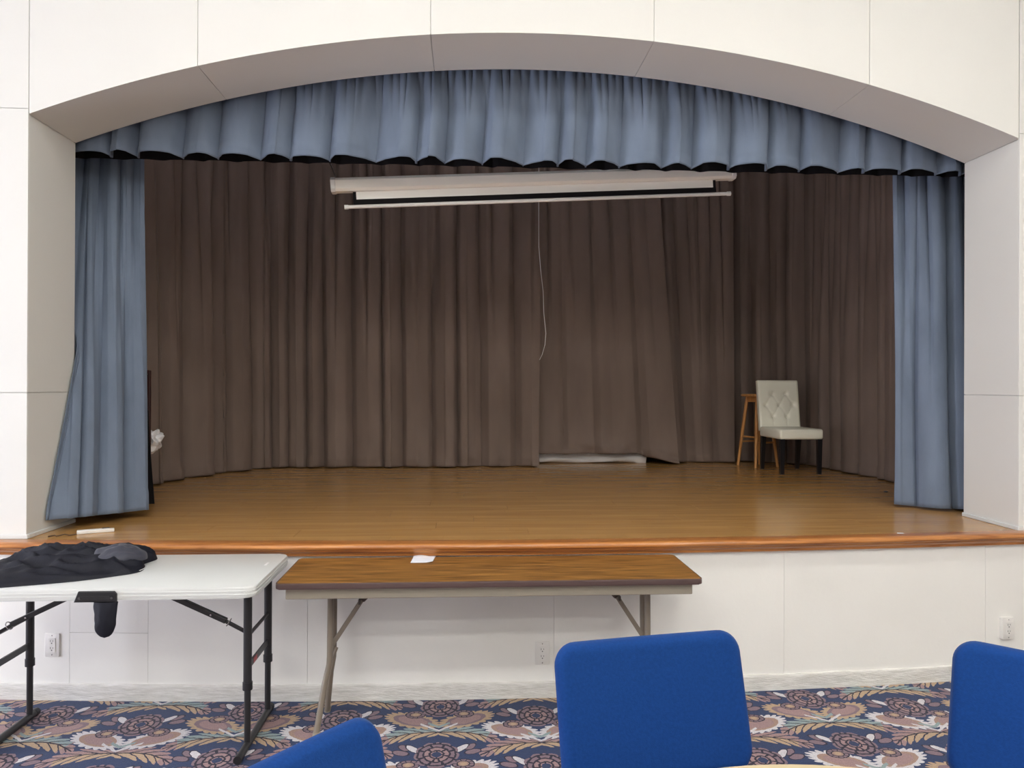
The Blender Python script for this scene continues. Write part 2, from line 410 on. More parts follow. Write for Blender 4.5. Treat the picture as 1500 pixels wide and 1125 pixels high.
# panels beside the opening
for x0, x1 in ((HX0, SEAMX[0]), (SEAMX[0], 0.0), (OW, SEAMX[-1]), (SEAMX[-1], HX1)):
    for z0, z1 in ((0.0, 0.726), (0.726, 2.14), (2.14, CEIL_Z)):
        panel([(x0+GAP, z0+GAP), (x1-(GAP if x1 != 0.0 else 0), z0+GAP), (x1-(GAP if x1 != 0.0 else 0), z1-GAP), (x0+(GAP if x0 != OW else 0), z1-GAP)][0:4] if x0 != OW else
              [(x0, z0+GAP), (x1-GAP, z0+GAP), (x1-GAP, z1-GAP), (x0, z1-GAP)], 0.0, PT, 'y')
# jamb panels
for z0, z1 in ((0.0, 0.726), (0.726, ZT)):
    panel([(PT, z0+GAP), (JD, z0+GAP), (JD, z1-GAP), (PT, z1-GAP)], -PT, 0.0, 'x', 'jamb_panel')
    panel([(PT, z0+GAP), (JD, z0+GAP), (JD, z1-GAP), (PT, z1-GAP)], OW, OW+PT, 'x', 'jamb_panel')
# soffit panels
cuts = [0.0] + SEAMX[2:6] + [OW]
for x0, x1 in zip(cuts[:-1], cuts[1:]):
    n = max(6, int((x1-x0)*14)); q = MB()
    xx = [x0+GAP*(x0 > 0) + (x1-x0-GAP*(x0 > 0)-GAP*(x1 < OW))*i/n for i in range(n+1)]
    q.prism([(x, arch_z(x)) for x in xx] + [(x, arch_z(x)+PT) for x in xx[::-1]], PT, JD, 'y')
    q.build('soffit_panel', WALL, wall_front, smooth=False)
# low white trim at foot of the jambs and wall
def trim(n, x0, x1, y0, y1, z0=0.0, z1=0.022):
    q = MB(); q.box(((x0+x1)/2, (y0+y1)/2, (z0+z1)/2), (x1-x0, y1-y0, z1-z0), bevel=0.003, seg=1); structure(q.build('trim_%d' % n, WHITEPLASTIC, smooth=False))
trim(1, 0.0, 0.012, 0.0, JD); trim(2, OW-0.012, OW, 0.0, JD); trim(3, HX0, 0.012, -0.012, 0.0); trim(4, OW-0.012, HX1, -0.012, 0.0)

# ------------------------------------------------------------------ stage
NOSE = 0.06
b = MB()
# stage front body (curved), from carpet to under the boards
poly = [(x, yf(x) + PT) for x in xs] + [(AX1, 0.43), (AX0, 0.43)]
b.prism(poly, CARPET_Z, -0.062)
stage_front = structure(b.build('wall_stage_front', LOWWALL, smooth=False))
LS = [AX0, -0.93, 0.249, 0.634, 1.409, 2.618, 3.801, 4.931, 6.1, AX1]
for x0, x1 in zip(LS[:-1], LS[1:]):
    n = max(3, int((x1-x0)*8)); xx = [x0+0.0007 + (x1-x0-0.0014)*i/n for i in range(n+1)]
    zsplit = [-0.70, -0.063] if x0 != 0.249 else [-0.70, -0.444, -0.063]
    for z0, z1 in zip(zsplit[:-1], zsplit[1:]):
        q = MB(); q.prism([(x, yf(x)) for x in xx] + [(x, yf(x)+PT+0.002) for x in xx[::-1]], z0+0.0007, z1-(0.0007 if z1 < -0.07 else 0), bevel=0.0008, seg=1)
        q.build('panel', LOWWALL, stage_front, smooth=False)
q = MB()
def bbf(u, v):
    x = AX0 + (AX1-AX0)*u
    prof = [(0.0, -0.692), (-0.010, -0.694), (-0.013, -0.702), (-0.014, -0.735), (-0.016, CARPET_Z)]
    i = min(int(v*4), 3); t = v*4-i
    dy = prof[i][0]*(1-t)+prof[i+1][0]*t; z = prof[i][1]*(1-t)+prof[i+1][1]*t
    return (x, yf(x)+dy + 0.003*mnoise.noise((x*6, z*14, 0))*(v > 0.1), z + (0.004*mnoise.noise((x*5, 3, 1)) if v < 0.6 else 0))
q.grid(bbf, 400, 8)
structure(q.build('baseboard_stage', SCUFF, angle=80))
# oak nosing, moulded profile swept along the bow
prof = [(0.035, 0.0015), (-0.030, 0.0025), (-0.048, 0.0), (-0.058, -0.008), (-0.060, -0.018), (-0.054, -0.027), (-0.046, -0.030), (-0.046, -0.034),
        (-0.040, -0.040), (-0.030, -0.046), (-0.024, -0.054), (-0.024, -0.062), (0.035, -0.062)]
q = MB(); npf = len(prof)
rings = [[q.bm.verts.new((x, yf(x)+p[0], p[1])) for p in prof] for x in xs]
for i in range(NS):
    for k in range(npf): q.bm.faces.new((rings[i][k], rings[i+1][k], rings[i+1][(k+1) % npf], rings[i][(k+1) % npf]))
q.bm.faces.new(rings[0]); q.bm.faces.new(rings[-1][::-1])
structure(q.build('trim_5', OAK, angle=50))
tag(bpy.data.objects['trim_5'], 'orange oak nosing moulding along the stage edge')
# stage floor: sub-floor and laminate planks
SX0, SX1, SY1 = -1.1, 6.5, 4.2
q = MB(); xx = [HX0 + (HX1-HX0)*i/NS for i in range(NS+1)]
q.prism([(x, yf(x)+0.04) for x in xx] + [(HX1, 0.43), (SX1, 0.43), (SX1, SY1), (SX0, SY1), (SX0, 0.43), (HX0, 0.43)], -0.061, -0.012)
floor_stage = structure(q.build('floor_stage', DARKWALL, smooth=False))
PWID, PLEN = 0.19, 1.2
row = 0; y = -0.20
protos = {}
while y < SY1:
    x0 = HX0 if y < 0.25 else SX0; xe = HX1 if y < 0.25 else SX1
    x = x0 - (row*0.41 % 1.0)*PLEN
    while x < xe:
        a, c = max(x, x0)+0.0005, min(x+PLEN, xe)-0.0005
        if c - a > 0.03:
            y1 = min(y+PWID, SY1) - 0.0005
            lo = lambda t: max(y, yf(t)+0.0355)
            if y1 > min(lo(a), lo(c), lo((a+c)/2)) + 0.004:
                if y > 0.05 and abs(c-a-PLEN) < 0.002 and y+PWID < SY1:
                    if 'full' not in protos:
                        q = MB(); q.prism([(0, 0), (c-a, 0), (c-a, PWID-0.0005), (0, PWID-0.0005)], -0.012, 0.0, bevel=0.0004, seg=1)
                        o = q.build('plank', PLANK, floor_stage, smooth=False); protos['full'] = o
                    else:
                        o = protos['full'].copy(); link(o, floor_stage)
                    o.location = (a, y, 0)
                else:
                    n = 6; tt = [a+(c-a)*i/n for i in range(n+1)]
                    fr = [(t, min(lo(t), y1-0.003)) for t in tt]
                    q = MB(); q.prism([(px-a, py-y) for px, py in fr] + [(c-a, y1-y), (0, y1-y)], -0.012, 0.0)
                    o = q.build('plank', PLANK, floor_stage, smooth=False); o.location = (a, y, 0)
        x += PLEN
    y += PWID; row += 1
# stage house
def wallbox(name, c, size, mt=DARKWALL):
    q = MB(); q.box(c, size); return structure(q.build(name, mt, smooth=False))
wallbox('wall_stage_back', ((SX0+SX1)/2, SY1+0.05, 1.75), (SX1-SX0+0.2, 0.1, 3.7))
wallbox('wall_stage_left', (SX0-0.05, 2.32, 1.75), (0.1, 3.75, 3.7)); wallbox('wall_stage_right', (SX1+0.05, 2.32, 1.75), (0.1, 3.75, 3.7))
wallbox('ceiling_stage', ((SX0+SX1)/2, 2.32, 3.65), (SX1-SX0+0.2, 3.76, 0.1))

# ------------------------------------------------------------------ ceiling lamps of the hall
def make_lamp(k):
    root = empty('ceiling_light')
    q = MB(); q.box((0, 0, -0.012), (1.26, 0.32, 0.024), bevel=0.004); q.build('lamp_frame', WHITEPLASTIC, root, smooth=False)
    for e in (-0.615, 0.615):
        q = MB(); q.prism([(0.150*math.cos(math.pi*i/10), -0.024-0.066*math.sin(math.pi*i/10)) for i in range(11)], e-0.012, e+0.012, 'x'); q.build('end_plate', WHITEPLASTIC, root, smooth=False)
    q = MB(); q.prism([(0.142*math.cos(math.pi*i/12), -0.024-0.060*math.sin(math.pi*i/12)) for i in range(13)], -0.60, 0.60, 'x')
    q.build('diffuser', mat('lamp_diffuser_%.2f' % k, (0.8, 0.8, 0.8), 0.5, emit=LAMP_COL, estr=LAMP_EMIT*k), root, smooth=False)
    tag(root, 'white wraparound fluorescent ceiling light above the carpeted hall', 'ceiling light', 'ceiling lights of the hall')
    return root
def copy_tree(o, parent=None):
    c = o.copy(); C.objects.link(c); c.parent = parent
    for ch in o.children: copy_tree(ch, c)
    return c
for ly in (-1.8, -4.0, -5.9, -7.5):
    lamp0 = make_lamp(0.46 if ly > -2 else 0.90); first = True
    for lx in (1.3, 2.95, 4.6) if ly > -2 else (0.0, 2.6, 5.2):
        o = lamp0 if first else copy_tree(lamp0); first = False
        o.location = (lx, ly, CEIL_Z)

# ------------------------------------------------------------------ curtains
def polyline(pts):
    pts = [Vector(p) for p in pts]; L = [0.0]
    for a, c in zip(pts, pts[1:]): L.append(L[-1] + (c-a).length)
    def at(t):
        d = min(max(t, 0), 1)*L[-1]
        for i in range(len(pts)-1):
            if d <= L[i+1] or i == len(pts)-2:
                f = (d-L[i])/max(L[i+1]-L[i], 1e-6); return pts[i].lerp(pts[i+1], f)
    return at, L[-1]
def smooth_path(pts, n=60):
    # Catmull-Rom through 2D points
    P = [Vector(p) for p in pts]; P = [2*P[0]-P[1]] + P + [2*P[-1]-P[-2]]; out = []
    for i in range(1, len(P)-2):
        for k in range(n):
            t = k/n; a, b_, c, d = P[i-1], P[i], P[i+1], P[i+2]
            out.append(0.5*((2*b_) + (c-a)*t + (2*a-5*b_+4*c-d)*t*t + (3*b_-a-3*c+d)*t**3))
    out.append(P[-2]); return out
def folds(rng, length, wmin, wmax):
    # broad forward folds with narrow deep recesses between them
    cuts = [0.0]; i = 0
    while cuts[-1] < length:
        cuts.append(cuts[-1] + rng.uniform(wmin, wmax)*(0.80 if i % 2 == 0 else rng.uniform(0.34, 0.62))); i += 1
    k = length/cuts[-1]; cuts = [c*k for c in cuts]
    amp = [rng.uniform(0.65, 1.0) for _ in range(len(cuts)+2)]; tilt = [rng.uniform(-0.22, 0.22) for _ in range(len(cuts)+2)]
    def f(d):
        d = min(max(d, 0), length-1e-6)
        lo = 0; hi = len(cuts)-1
        while hi-lo > 1:
            mid = (lo+hi)//2
            if cuts[mid] <= d: lo = mid
            else: hi = mid
        t = (d-cuts[lo])/(cuts[lo+1]-cuts[lo])
        if lo % 2 == 0:                              # forward fold
            v = amp[lo]*(1 - 0.22*abs(2*t-1)**3) + tilt[lo]*(2*t-1)
            return v, -0.5*math.sin(math.pi*(2*t-1))
        va = amp[lo-1]*0.78 + tilt[lo-1]; vb = amp[lo+1]*0.78 - tilt[lo+1]
        return (va*(1-t)+vb*t)*(1-math.sin(math.pi*t)**0.8*0.95), 0.5*math.sin(2*math.pi*t)
    return f
def curtain(name, top, bot, z_top, z_bot, amp_t, amp_b, wt, wb, mt, seed, cols, rows=44, parent=None, morph=1.0, hem=0.10, hem_fn=None, blend0=0.0, wrinkle=0.0, side=1.0, jamb=False):
    rng = random.Random(seed)
    tp, tl = polyline(smooth_path(top, 24)); bp_, bl = polyline(smooth_path(bot, 24))
    ft = folds(rng, tl, *wt); fb = folds(rng, bl, *wb)
    q = MB(); ph = rng.uniform(0, 50)
    zb = z_bot if callable(z_bot) else (lambda u: z_bot)
    def fn(u, v):                        # v: 0 top, 1 bottom
        a = tp(u); c = bp_(u); vv = v**morph
        p = a.lerp(c, vv)
        e = 0.004; tg = (tp(u+e)-tp(u-e)).lerp(bp_(u+e)-bp_(u-e), vv); tg.normalize(); nrm = Vector((tg.y, -tg.x))*side
        k = blend0 + (1-blend0)*min(1.0, v*1.25)
        k = k*k*(3-2*k)
        dt, st = ft(u*tl); db, sb = fb(u*bl + 0.012*math.sin(v*4+ph))
        d = dt*amp_t*(1-k) + db*amp_b*k
        s = st*amp_t*(1-k)*0.25 + sb*amp_b*k*0.28
        z1 = zb(u) - (0.012*(1-db) if hem else 0) - (0.006*(1-db) if name == 'stage_valance' else 0)
        z = z_top + (z1-z_top)*v
        if wrinkle and z < z1+0.5:
            g = (1-(z-z1)/0.5)**2
            d += wrinkle*g*mnoise.noise((p.x*7+ph, p.y*7, z*9))
        hb = 0.006 if hem and z < z1+hem-0.001 else 0.0
        p = p + nrm*(d + hb) + tg*s
        if jamb: p.x = max(p.x, 0.016 - max(0.0, p.y-0.46)*1.5)      # cloth bends round the jamb corner
        return (p.x, p.y, z)
    # rows denser at the hem line
    hf = (hem + 0.004)/(z_top - zb(0.5)) if hem else 0.0; r0 = 1 - 5.0/rows
    q.grid((lambda u, v: fn(u, v/r0*(1-hf) if v <= r0 else 1-hf + (0.0 if v < r0+0.2/rows else hf*((v-r0)/(1-r0))))) if hem else fn, cols, rows)
    o = q.build(name, mt, parent, angle=75)
    return o
def hang(o, thick=0.004):
    md = o.modifiers.new('thickness', 'SOLIDIFY'); md.thickness = thick; md.offset = -1
    return o

# taupe backdrop
bd1 = curtain('stage_curtain', [(-0.45, 1.3), (-0.30, 2.05), (-0.10, 2.60), (0.12, 2.95), (0.45, 3.22), (1.65, 3.24), (2.87, 3.30)],
              [(-0.45, 1.3), (-0.30, 2.05), (-0.10, 2.60), (0.12, 2.95), (0.45, 3.22), (1.65, 3.24), (2.87, 3.27)], 3.3, 0.012, 0.11, 0.16, (0.09, 0.20), (0.10, 0.30), TAUPE, 5, 900, 40, wrinkle=0.03)
tag(hang(bd1), 'wide taupe velvet backdrop curtain wrapping round the stage behind the mahogany board', 'curtain')
def hemc(u): return 0.112 - 0.095*max(0, (u-0.72)/0.28)**0.8 if u > 0.72 else 0.112
bd2 = curtain('stage_curtain', [(2.80, 3.38), (3.5, 3.42), (4.02, 3.42)], [(2.84, 3.36), (3.5, 3.38), (4.26, 3.36)], 3.3, hemc, 0.08, 0.07, (0.10, 0.20), (0.24, 0.5), TAUPE, 9, 300, 44, wrinkle=0.06)
tag(hang(bd2), 'taupe backdrop curtain pulled askew with its hem lifted off the floor', 'curtain')
bd3 = curtain('stage_curtain', [(3.98, 3.61), (4.4, 3.61), (4.86, 3.58)], [(4.22, 3.57), (4.5, 3.57), (4.87, 3.54)], 3.3, 0.014, 0.08, 0.11, (0.08, 0.16), (0.14, 0.28), TAUPE, 21, 160, 40, wrinkle=0.02)
tag(hang(bd3), 'narrow straight taupe curtain between the askew curtain and the wooden stool', 'curtain')
bd4 = curtain('stage_curtain', [(4.80, 3.80), (5.25, 3.56), (5.56, 3.24), (5.62, 2.75), (5.68, 2.35), (5.68, 1.9), (5.60, 1.5), (5.56, 1.0)],
              [(4.80, 3.80), (5.25, 3.56), (5.57, 3.26), (5.64, 2.78), (5.68, 2.4), (5.69, 2.0), (5.60, 1.6), (5.56, 1.0)], 3.3, 0.012, 0.08, 0.12, (0.08, 0.18), (0.11, 0.28), TAUPE, 33, 420, 40)
tag(hang(bd4), 'greyish taupe curtain curving forward behind the cream tufted chair', 'curtain')

# blue legs
bl1 = curtain('stage_curtain', [(0.180, 0.90), (0.10, 0.87), (0.0, 0.85), (-0.20, 0.85)], [(0.270, 0.64), (0.20, 0.50), (0.10, 0.33), (-0.02, 0.16)], 2.42, lambda u: 0.045+0.03*u, 0.06, 0.10, (0.05, 0.11), (0.06, 0.16), BLUEVELVET, 4, 300, 50, side=-1.0, hem=0.12, morph=1.3, jamb=True)
tag(hang(bl1), 'blue-grey velvet leg curtain flaring at its foot beside the white folding table', 'curtain')
bl2 = curtain('stage_curtain', [(4.92, 0.84), (5.02, 0.82), (5.16, 0.80), (5.44, 0.80)], [(4.98, 0.84), (5.06, 0.76), (5.16, 0.68), (5.40, 0.62)], 2.42, 0.02, 0.07, 0.10, (0.06, 0.13), (0.08, 0.20), BLUEVELVET, 14, 220, 50, hem=0.14)
tag(hang(bl2), 'blue-grey velvet leg curtain hanging straight near the cream chair', 'curtain')
# valance
val = curtain('stage_valance', [(-0.25, 0.57), (1.3, 0.56), (2.6, 0.56), (3.9, 0.56), (5.4, 0.57)], [(-0.25, 0.56), (1.3, 0.54), (2.6, 0.54), (3.9, 0.54), (5.4, 0.56)],
              2.72, 2.082, 0.020, 0.105, (0.028, 0.050), (0.11, 0.24), BLUEVELVET, 8, 900, 34, hem=0.055)
tag(hang(val), 'gathered blue-grey velvet valance with scalloped hem hanging under the arch', 'valance')
bnd = curtain('black_band', [(-0.25, 0.66), (2.6, 0.66), (5.4, 0.66)], [(-0.25, 0.66), (2.6, 0.66), (5.4, 0.66)], 2.72, 2.088, 0.01, 0.03, (0.1, 0.2), (0.14, 0.2), BLACKCLOTH, 18, 500, 10, parent=val, hem=0.0)  # plain black scalloped band just behind the valance, hem slightly higher
tag(bnd, 'black scalloped band behind the valance')

# ------------------------------------------------------------------ projection screen, hung crooked
L0, L1 = Vector((1.333, 0.85, 2.010)), Vector((3.947, 1.00, 2.188))
ps = empty('projection_screen', L0)
ax_ = (L1-L0); ln_ = ax_.length; q_ = ax_.to_track_quat('X', 'Z'); ps.rotation_mode = 'QUATERNION'; ps.rotation_quaternion = q_
oct_ = [(y_*0.93, z_*0.93) for y_, z_ in [(-0.045, -0.03), (-0.045, 0.025), (-0.02, 0.047), (0.03, 0.047), (0.045, 0.03), (0.045, -0.03), (0.03, -0.046), (-0.03, -0.046)]]
b = MB(); b.prism(oct_, 0.03, ln_-0.03, 'x'); b.build('screen_case', CASEWHITE, ps, smooth=False)
for a0, a1 in ((0.0, 0.03), (ln_-0.03, ln_)):
    b = MB(); b.prism([(y_*1.08, z_*1.08) for y_, z_ in oct_], a0, a1, 'x', bevel=0.004); b.build('end_cap', IVORY, ps, smooth=False)
b = MB(); b.box((ln_/2, 0.0, -0.066), (ln_-0.30, 0.003, 0.050)); b.build('screen_fabric', SCREENWHITE, ps, smooth=False)
b = MB(); b.box((ln_/2, 0.0, -0.109), (ln_-0.26, 0.003, 0.036)); b.box((0.14, 0.001, -0.066), (0.02, 0.002, 0.05)); b.box((ln_-0.14, 0.001, -0.066), (0.02, 0.002, 0.05)); b.build('screen_border', BLACKCLOTH, ps, smooth=False)
b = MB(); b.tube([(0.09, 0, -0.136), (ln_-0.05, 0, -0.136)], 0.0115); br_ = b.build('bottom_bar', IVORY, ps)
for xx_ in (0.085, ln_-0.045):
    b = MB(); b.tube([(xx_-0.012, 0, -0.136), (xx_+0.012, 0, -0.136)], 0.0145); b.build('bar_cap', IVORY, br_)
for xx_ in (0.015, ln_-0.10):
    b = MB(); b.tube([(xx_+0.02, 0, 0.045), (xx_-0.02, 0, 0.16), (xx_-0.03, 0.0, 1.4)], 0.003, 6); b.build('hanging_wire', CHROME, ps)
tag(ps, 'long white pull-down projection screen nearly rolled up, hung crooked under the valance', 'projection screen')

# loose cord on the backdrop
b = MB(); b.tube([(2.842, 3.05, 3.3), (2.843, 3.05, 2.5), (2.845, 3.045, 2.06), (2.862, 3.04, 1.85), (2.886, 3.04, 1.646), (2.893, 3.04, 1.45), (2.913, 3.04, 1.257), (2.905, 3.04, 1.15), (2.88, 3.04, 1.06), (2.855, 3.04, 1.009)], 0.0032, 6)
tag(b.build('pull_cord', IVORY), 'thin pale pull cord dangling in front of the taupe backdrop', 'cord')
# white sheet bundle under lifted hem
b = MB()
def sheet(u, v):
    a = 2*math.pi*v; x = 2.86 + 1.12*u
    r = 0.075*(0.9 + 0.25*mnoise.noise((x*3, math.cos(a)*1.5, math.sin(a)*1.5)))*(1 if 0.0 < u < 1.0 else 0.2)
    return (x, 3.53 + 1.1*r*math.cos(a), max(0.001, 0.06 + r*math.sin(a) + 0.008*math.sin(x*9+a*3)))
b.grid(sheet, 90, 20)
tag(b.build('folded_sheet', WHITECLOTH), 'white folded cloth lying on the stage under the lifted curtain hem', 'cloth')

# ------------------------------------------------------------------ cream tufted chair and stool
ch = empty('tufted_chair', (5.085, 2.44, 0.0), R(0))
CW, CD_, SH = 0.385, 0.46, 0.40
b = MB(); b.box((0, CD_/2, 0.355), (CW, CD_, 0.09), bevel=0.018, seg=3); b.build('seat', CREAM, ch)
b = MB()
tuft = [(-0.065, 0.34), (0.065, 0.34), (-0.13, 0.235), (0.0, 0.235), (0.13, 0.235), (-0.065, 0.13), (0.065, 0.13)]
BH = 0.47
def backf(u, v):
    x = (u-0.5)*CW; h = v*BH
    d = 0.0
    for tx, tz in tuft:
        rr = math.hypot(x-tx, h-tz); d += 0.014*math.exp(-(rr/0.022)**2) - 0.002*math.exp(-(rr/0.05)**2)
        # diagonal pleats between buttons
    for (ax0, az0) in tuft:
        for (bx, bz) in tuft:
            if 0.09 < math.hypot(ax0-bx, az0-bz) < 0.14 and az0 < bz:
                t = max(0, min(1, ((x-ax0)*(bx-ax0)+(h-az0)*(bz-az0))/((bx-ax0)**2+(bz-az0)**2)))
                dd = math.hypot(x-ax0-t*(bx-ax0), h-az0-t*(bz-az0)); d += 0.003*math.exp(-(dd/0.008)**2)
    for tx in (-0.065, 0.065):
        if h < 0.13: d += 0.003*math.exp(-((x-tx)/0.007)**2)
    e = min(u, 1-u)*CW; e2 = (1-v)*BH
    rnd = 0.012*max(0, 1-e/0.018)**2 + 0.012*max(0, 1-e2/0.018)**2
    return (x, d + rnd, h)
b.grid(backf, 60, 70)
# close the slab behind
def rear(u, v): return ((u-0.5)*CW, 0.062 - 0.010*max(0, 1-min(u, 1-u)*CW/0.018)**2, v*BH)
b.grid(rear, 20, 20)
for u in (0, 1):
    b.grid(lambda s, v, u=u: (lambda p, r: tuple(p[i]*(1-s)+r[i]*s for i in range(3)))(backf(u, v), rear(u, v)), 3, 40)
b.grid(lambda u, s: (lambda p, r: tuple(p[i]*(1-s)+r[i]*s for i in range(3)))(backf(u, 1), rear(u, 1)), 40, 3)
bk = b.build('backrest', CREAM, ch, angle=60); bk.location = (0, CD_-0.03, 0.365); bk.rotation_euler = (R(-9), 0, 0)
for tx, tz in tuft:
    q = MB(); q.lathe([(0.001, -0.003), (0.006, -0.002), (0.007, 0.0), (0.001, 0.003)], 10)
    o = q.build('tuft_button', CREAM, bk); o.location = (tx, 0.011, tz); o.rotation_euler = (R(90), 0, 0)
for lx in (-1, 1):
    for ly, lean in ((0.028, 0), (CD_-0.028, 0.03)):
        q = MB(); x_ = lx*(CW/2-0.026)
        s0, s1 = 0.020, 0.015
        top = [(x_+dx*s0, ly+dy*s0, 0.312) for dx, dy in ((-1, -1), (1, -1), (1, 1), (-1, 1))]
        botm = [(x_+dx*s1, ly+lean+dy*s1, 0.006) for dx, dy in ((-1, -1), (1, -1), (1, 1), (-1, 1))]
        tv = [q.bm.verts.new(p) for p in top]; bv = [q.bm.verts.new(p) for p in botm]
        for i in range(4): q.bm.faces.new((tv[i], tv[(i+1) % 4], bv[(i+1) % 4], bv[i]))
        q.bm.faces.new(tv); q.bm.faces.new(bv)
        lg = q.build('leg', BLACKWOOD, ch, smooth=False)
        q = MB(); q.lathe([(0.009, 0.0), (0.010, 0.003), (0.009, 0.006)], 10, (x_, ly+lean, 0)); q.build('glide', CHROME, lg)
tag(ch, 'cream leather chair with button-tufted back and black legs on the stage', 'chair')

st = empty('wooden_stool', (4.985, 3.175, 0.0), R(18))
b = MB(); b.lathe([(0.02, 0.672), (0.145, 0.672), (0.155, 0.678), (0.156, 0.690), (0.148, 0.697), (0.02, 0.698)], 32); b.build('seat', HONEY, st)
b = MB()
for k in range(4):
    a = R(90*k+45); a2 = R(90*k+135)
    b.bar((0.098*math.cos(a), 0.098*math.sin(a), 0.645), (0.098*math.cos(a2), 0.098*math.sin(a2), 0.645), 0.018, 0.05)
b.build('apron', HONEY, st, smooth=False)
def legp(k, z):
    r = 0.098 + (0.66-z)/0.66*0.085; a = R(90*k+45); return Vector((r*math.cos(a), r*math.sin(a), z))
for k in range(4):
    b = MB(); b.tube([legp(k, 0.668), legp(k, 0.4), legp(k, 0.0)], [0.015, 0.0165, 0.013], 12); b.build('leg', HONEY, st)
for k in range(4):
    z = 0.285 if k % 2 else 0.235
    b = MB(); b.tube([legp(k, z), legp((k+1) % 4, z)], 0.009, 10); b.build('rung', HONEY, st)
tag(st, 'honey-coloured wooden bar stool standing behind the cream chair', 'stool')

# ------------------------------------------------------------------ mahogany board, bag, scraps on stage
b = MB(); b.box((-0.205, 0.0, 0.43), (0.41, 0.03, 0.86), bevel=0.003, seg=1)
mb_ = empty('upright_board', (0.140, 1.10, 0.0)); mo = b.build('panel', MAHOG, mb_, smooth=False)
b = MB(); b.prism([(-0.40, 0.0), (0.036, 0.0), (0.030, 0.08), (0.004, 0.40), (-0.004, 0.60), (-0.40, 0.62)], -0.024, -0.0155, 'y'); b.build('black_cover', BLACKCLOTH, mb_, smooth=False)
b = MB(); b.box((0, 0, 0), (0.010, 0.006, 0.010)); o = b.build('stud', CHROME, mb_, smooth=False); o.location = (-0.015, -0.0175, 0.835)
tag(mb_, 'dark mahogany upright board partly covered in black behind the blue curtain', 'board')
b = MB()
bmesh.ops.create_icosphere(b.bm, subdivisions=4, radius=1.0)
for v in b.bm.verts:
    n_ = v.co.copy(); k = 1 + 0.45*mnoise.noise(n_*1.9) + 0.22*abs(mnoise.noise(n_*3.7)) - 0.25*max(0, n_.z)**2
    v.co = Vector((n_.x*0.060*k, n_.y*0.08*k, n_.z*0.075*k))
o = b.build('plastic_bag', WHITECLOTH); o.location = (0.100, 1.225, 0.400)
tag(o, 'crumpled white bag poking out beside the mahogany board', 'bag')
wr = empty('white_bracket', (0.262, 0.15, 0.0), R(24))
b = MB(); b.box((0, -0.014, 0.009), (0.17, 0.020, 0.018), bevel=0.004); b.build('long_arm', IVORY, wr)
b = MB(); b.box((-0.012, 0.014, 0.008), (0.15, 0.018, 0.016), bevel=0.004); b.build('short_arm', IVORY, wr)
b = MB(); b.box((-0.078, 0.0, 0.008), (0.016, 0.03, 0.014), bevel=0.003); b.build('hinge', IVORY, wr)
b = MB(); b.box((0.045, 0.014, 0.0175), (0.035, 0.010, 0.003)); b.build('slot', SLOT, wr, smooth=False)
tag(wr, 'small white plastic folding bracket lying on the stage floor', 'bracket')
b = MB(); b.tube([(0.085, 0.035, 0.004), (0.11, 0.05, 0.006), (0.125, 0.04, 0.004), (0.15, 0.065, 0.009), (0.175, 0.06, 0.004), (0.195, 0.085, 0.004)], 0.0035, 6)
tag(b.build('wire_scrap', mat('rusty_wire', srgb(84, 62, 40), 0.6)), 'small bent brown wire scrap by the jamb foot', 'wire')
b = MB(); b.prism([(0, 0), (0.036, -0.008), (0.040, 0.012), (0.012, 0.020)], 0.0, 0.0015); o = b.build('paper_scrap', PAPER, smooth=False); o.location = (4.44, -0.06, 0.0005)
tag(o, 'tiny white paper scrap near the stage edge', 'paper scrap')
b = MB(); b.lathe([(0.004, 0), (0.016, 0.002), (0.014, 0.007), (0.004, 0.010)], 9); o = b.build('debris_crumb', BLACKPLASTIC); o.location = (5.242, 1.42, 0.0)
tag(o, 'small dark crumb of debris on the stage floor', 'debris')

# ------------------------------------------------------------------ outlets
def outlet(x, z, label, depth=0.006):
    root = empty('wall_outlet', (x, yf(x), z), math.atan(0.037*(x-2.45)))
    q = MB(); q.prism(rrect(-0.036, -0.057, 0.036, 0.057, 0.004, 3), -depth, 0.0, 'y', bevel=0.0015, seg=2); q.build('cover_plate', IVORY, root)
    q = MB(); q.prism(rrect(-0.0168, -0.034, 0.0168, 0.034, 0.003, 3), -depth-0.0025, -depth+0.001, 'y'); rc = q.build('receptacle', IVORY, root, smooth=False)
    for dz in (0.017, -0.017):
        for sx, w_, h_ in ((-0.0062, 0.0022, 0.009), (0.0062, 0.0022, 0.007)):
            q = MB(); q.box((sx, -depth-0.0026, dz+0.004), (w_, 0.001, h_)); q.build('slot', SLOT, rc, smooth=False)
        q = MB(); q.box((0, -depth-0.0026, dz-0.007), (0.005, 0.001, 0.005)); q.build('ground_hole', SLOT, rc, smooth=False)
    for dz in (0.047, -0.047):
        q = MB(); q.prism([(0.0028*math.cos(k*math.pi/4), dz+0.0028*math.sin(k*math.pi/4)) for k in range(8)], -depth-0.001, -depth+0.001, 'y'); q.build('screw', CHROME, root, smooth=False)
    tag(root, label, 'outlet')
outlet(0.166, -0.505, 'white wall outlet under the white plastic folding table')
outlet(2.560, -0.553, 'white wall outlet under the wood-grain table beside a blue chair')
outlet(5.050, -0.507, 'white wall outlet on a raised box past the wood-grain table', 0.022)

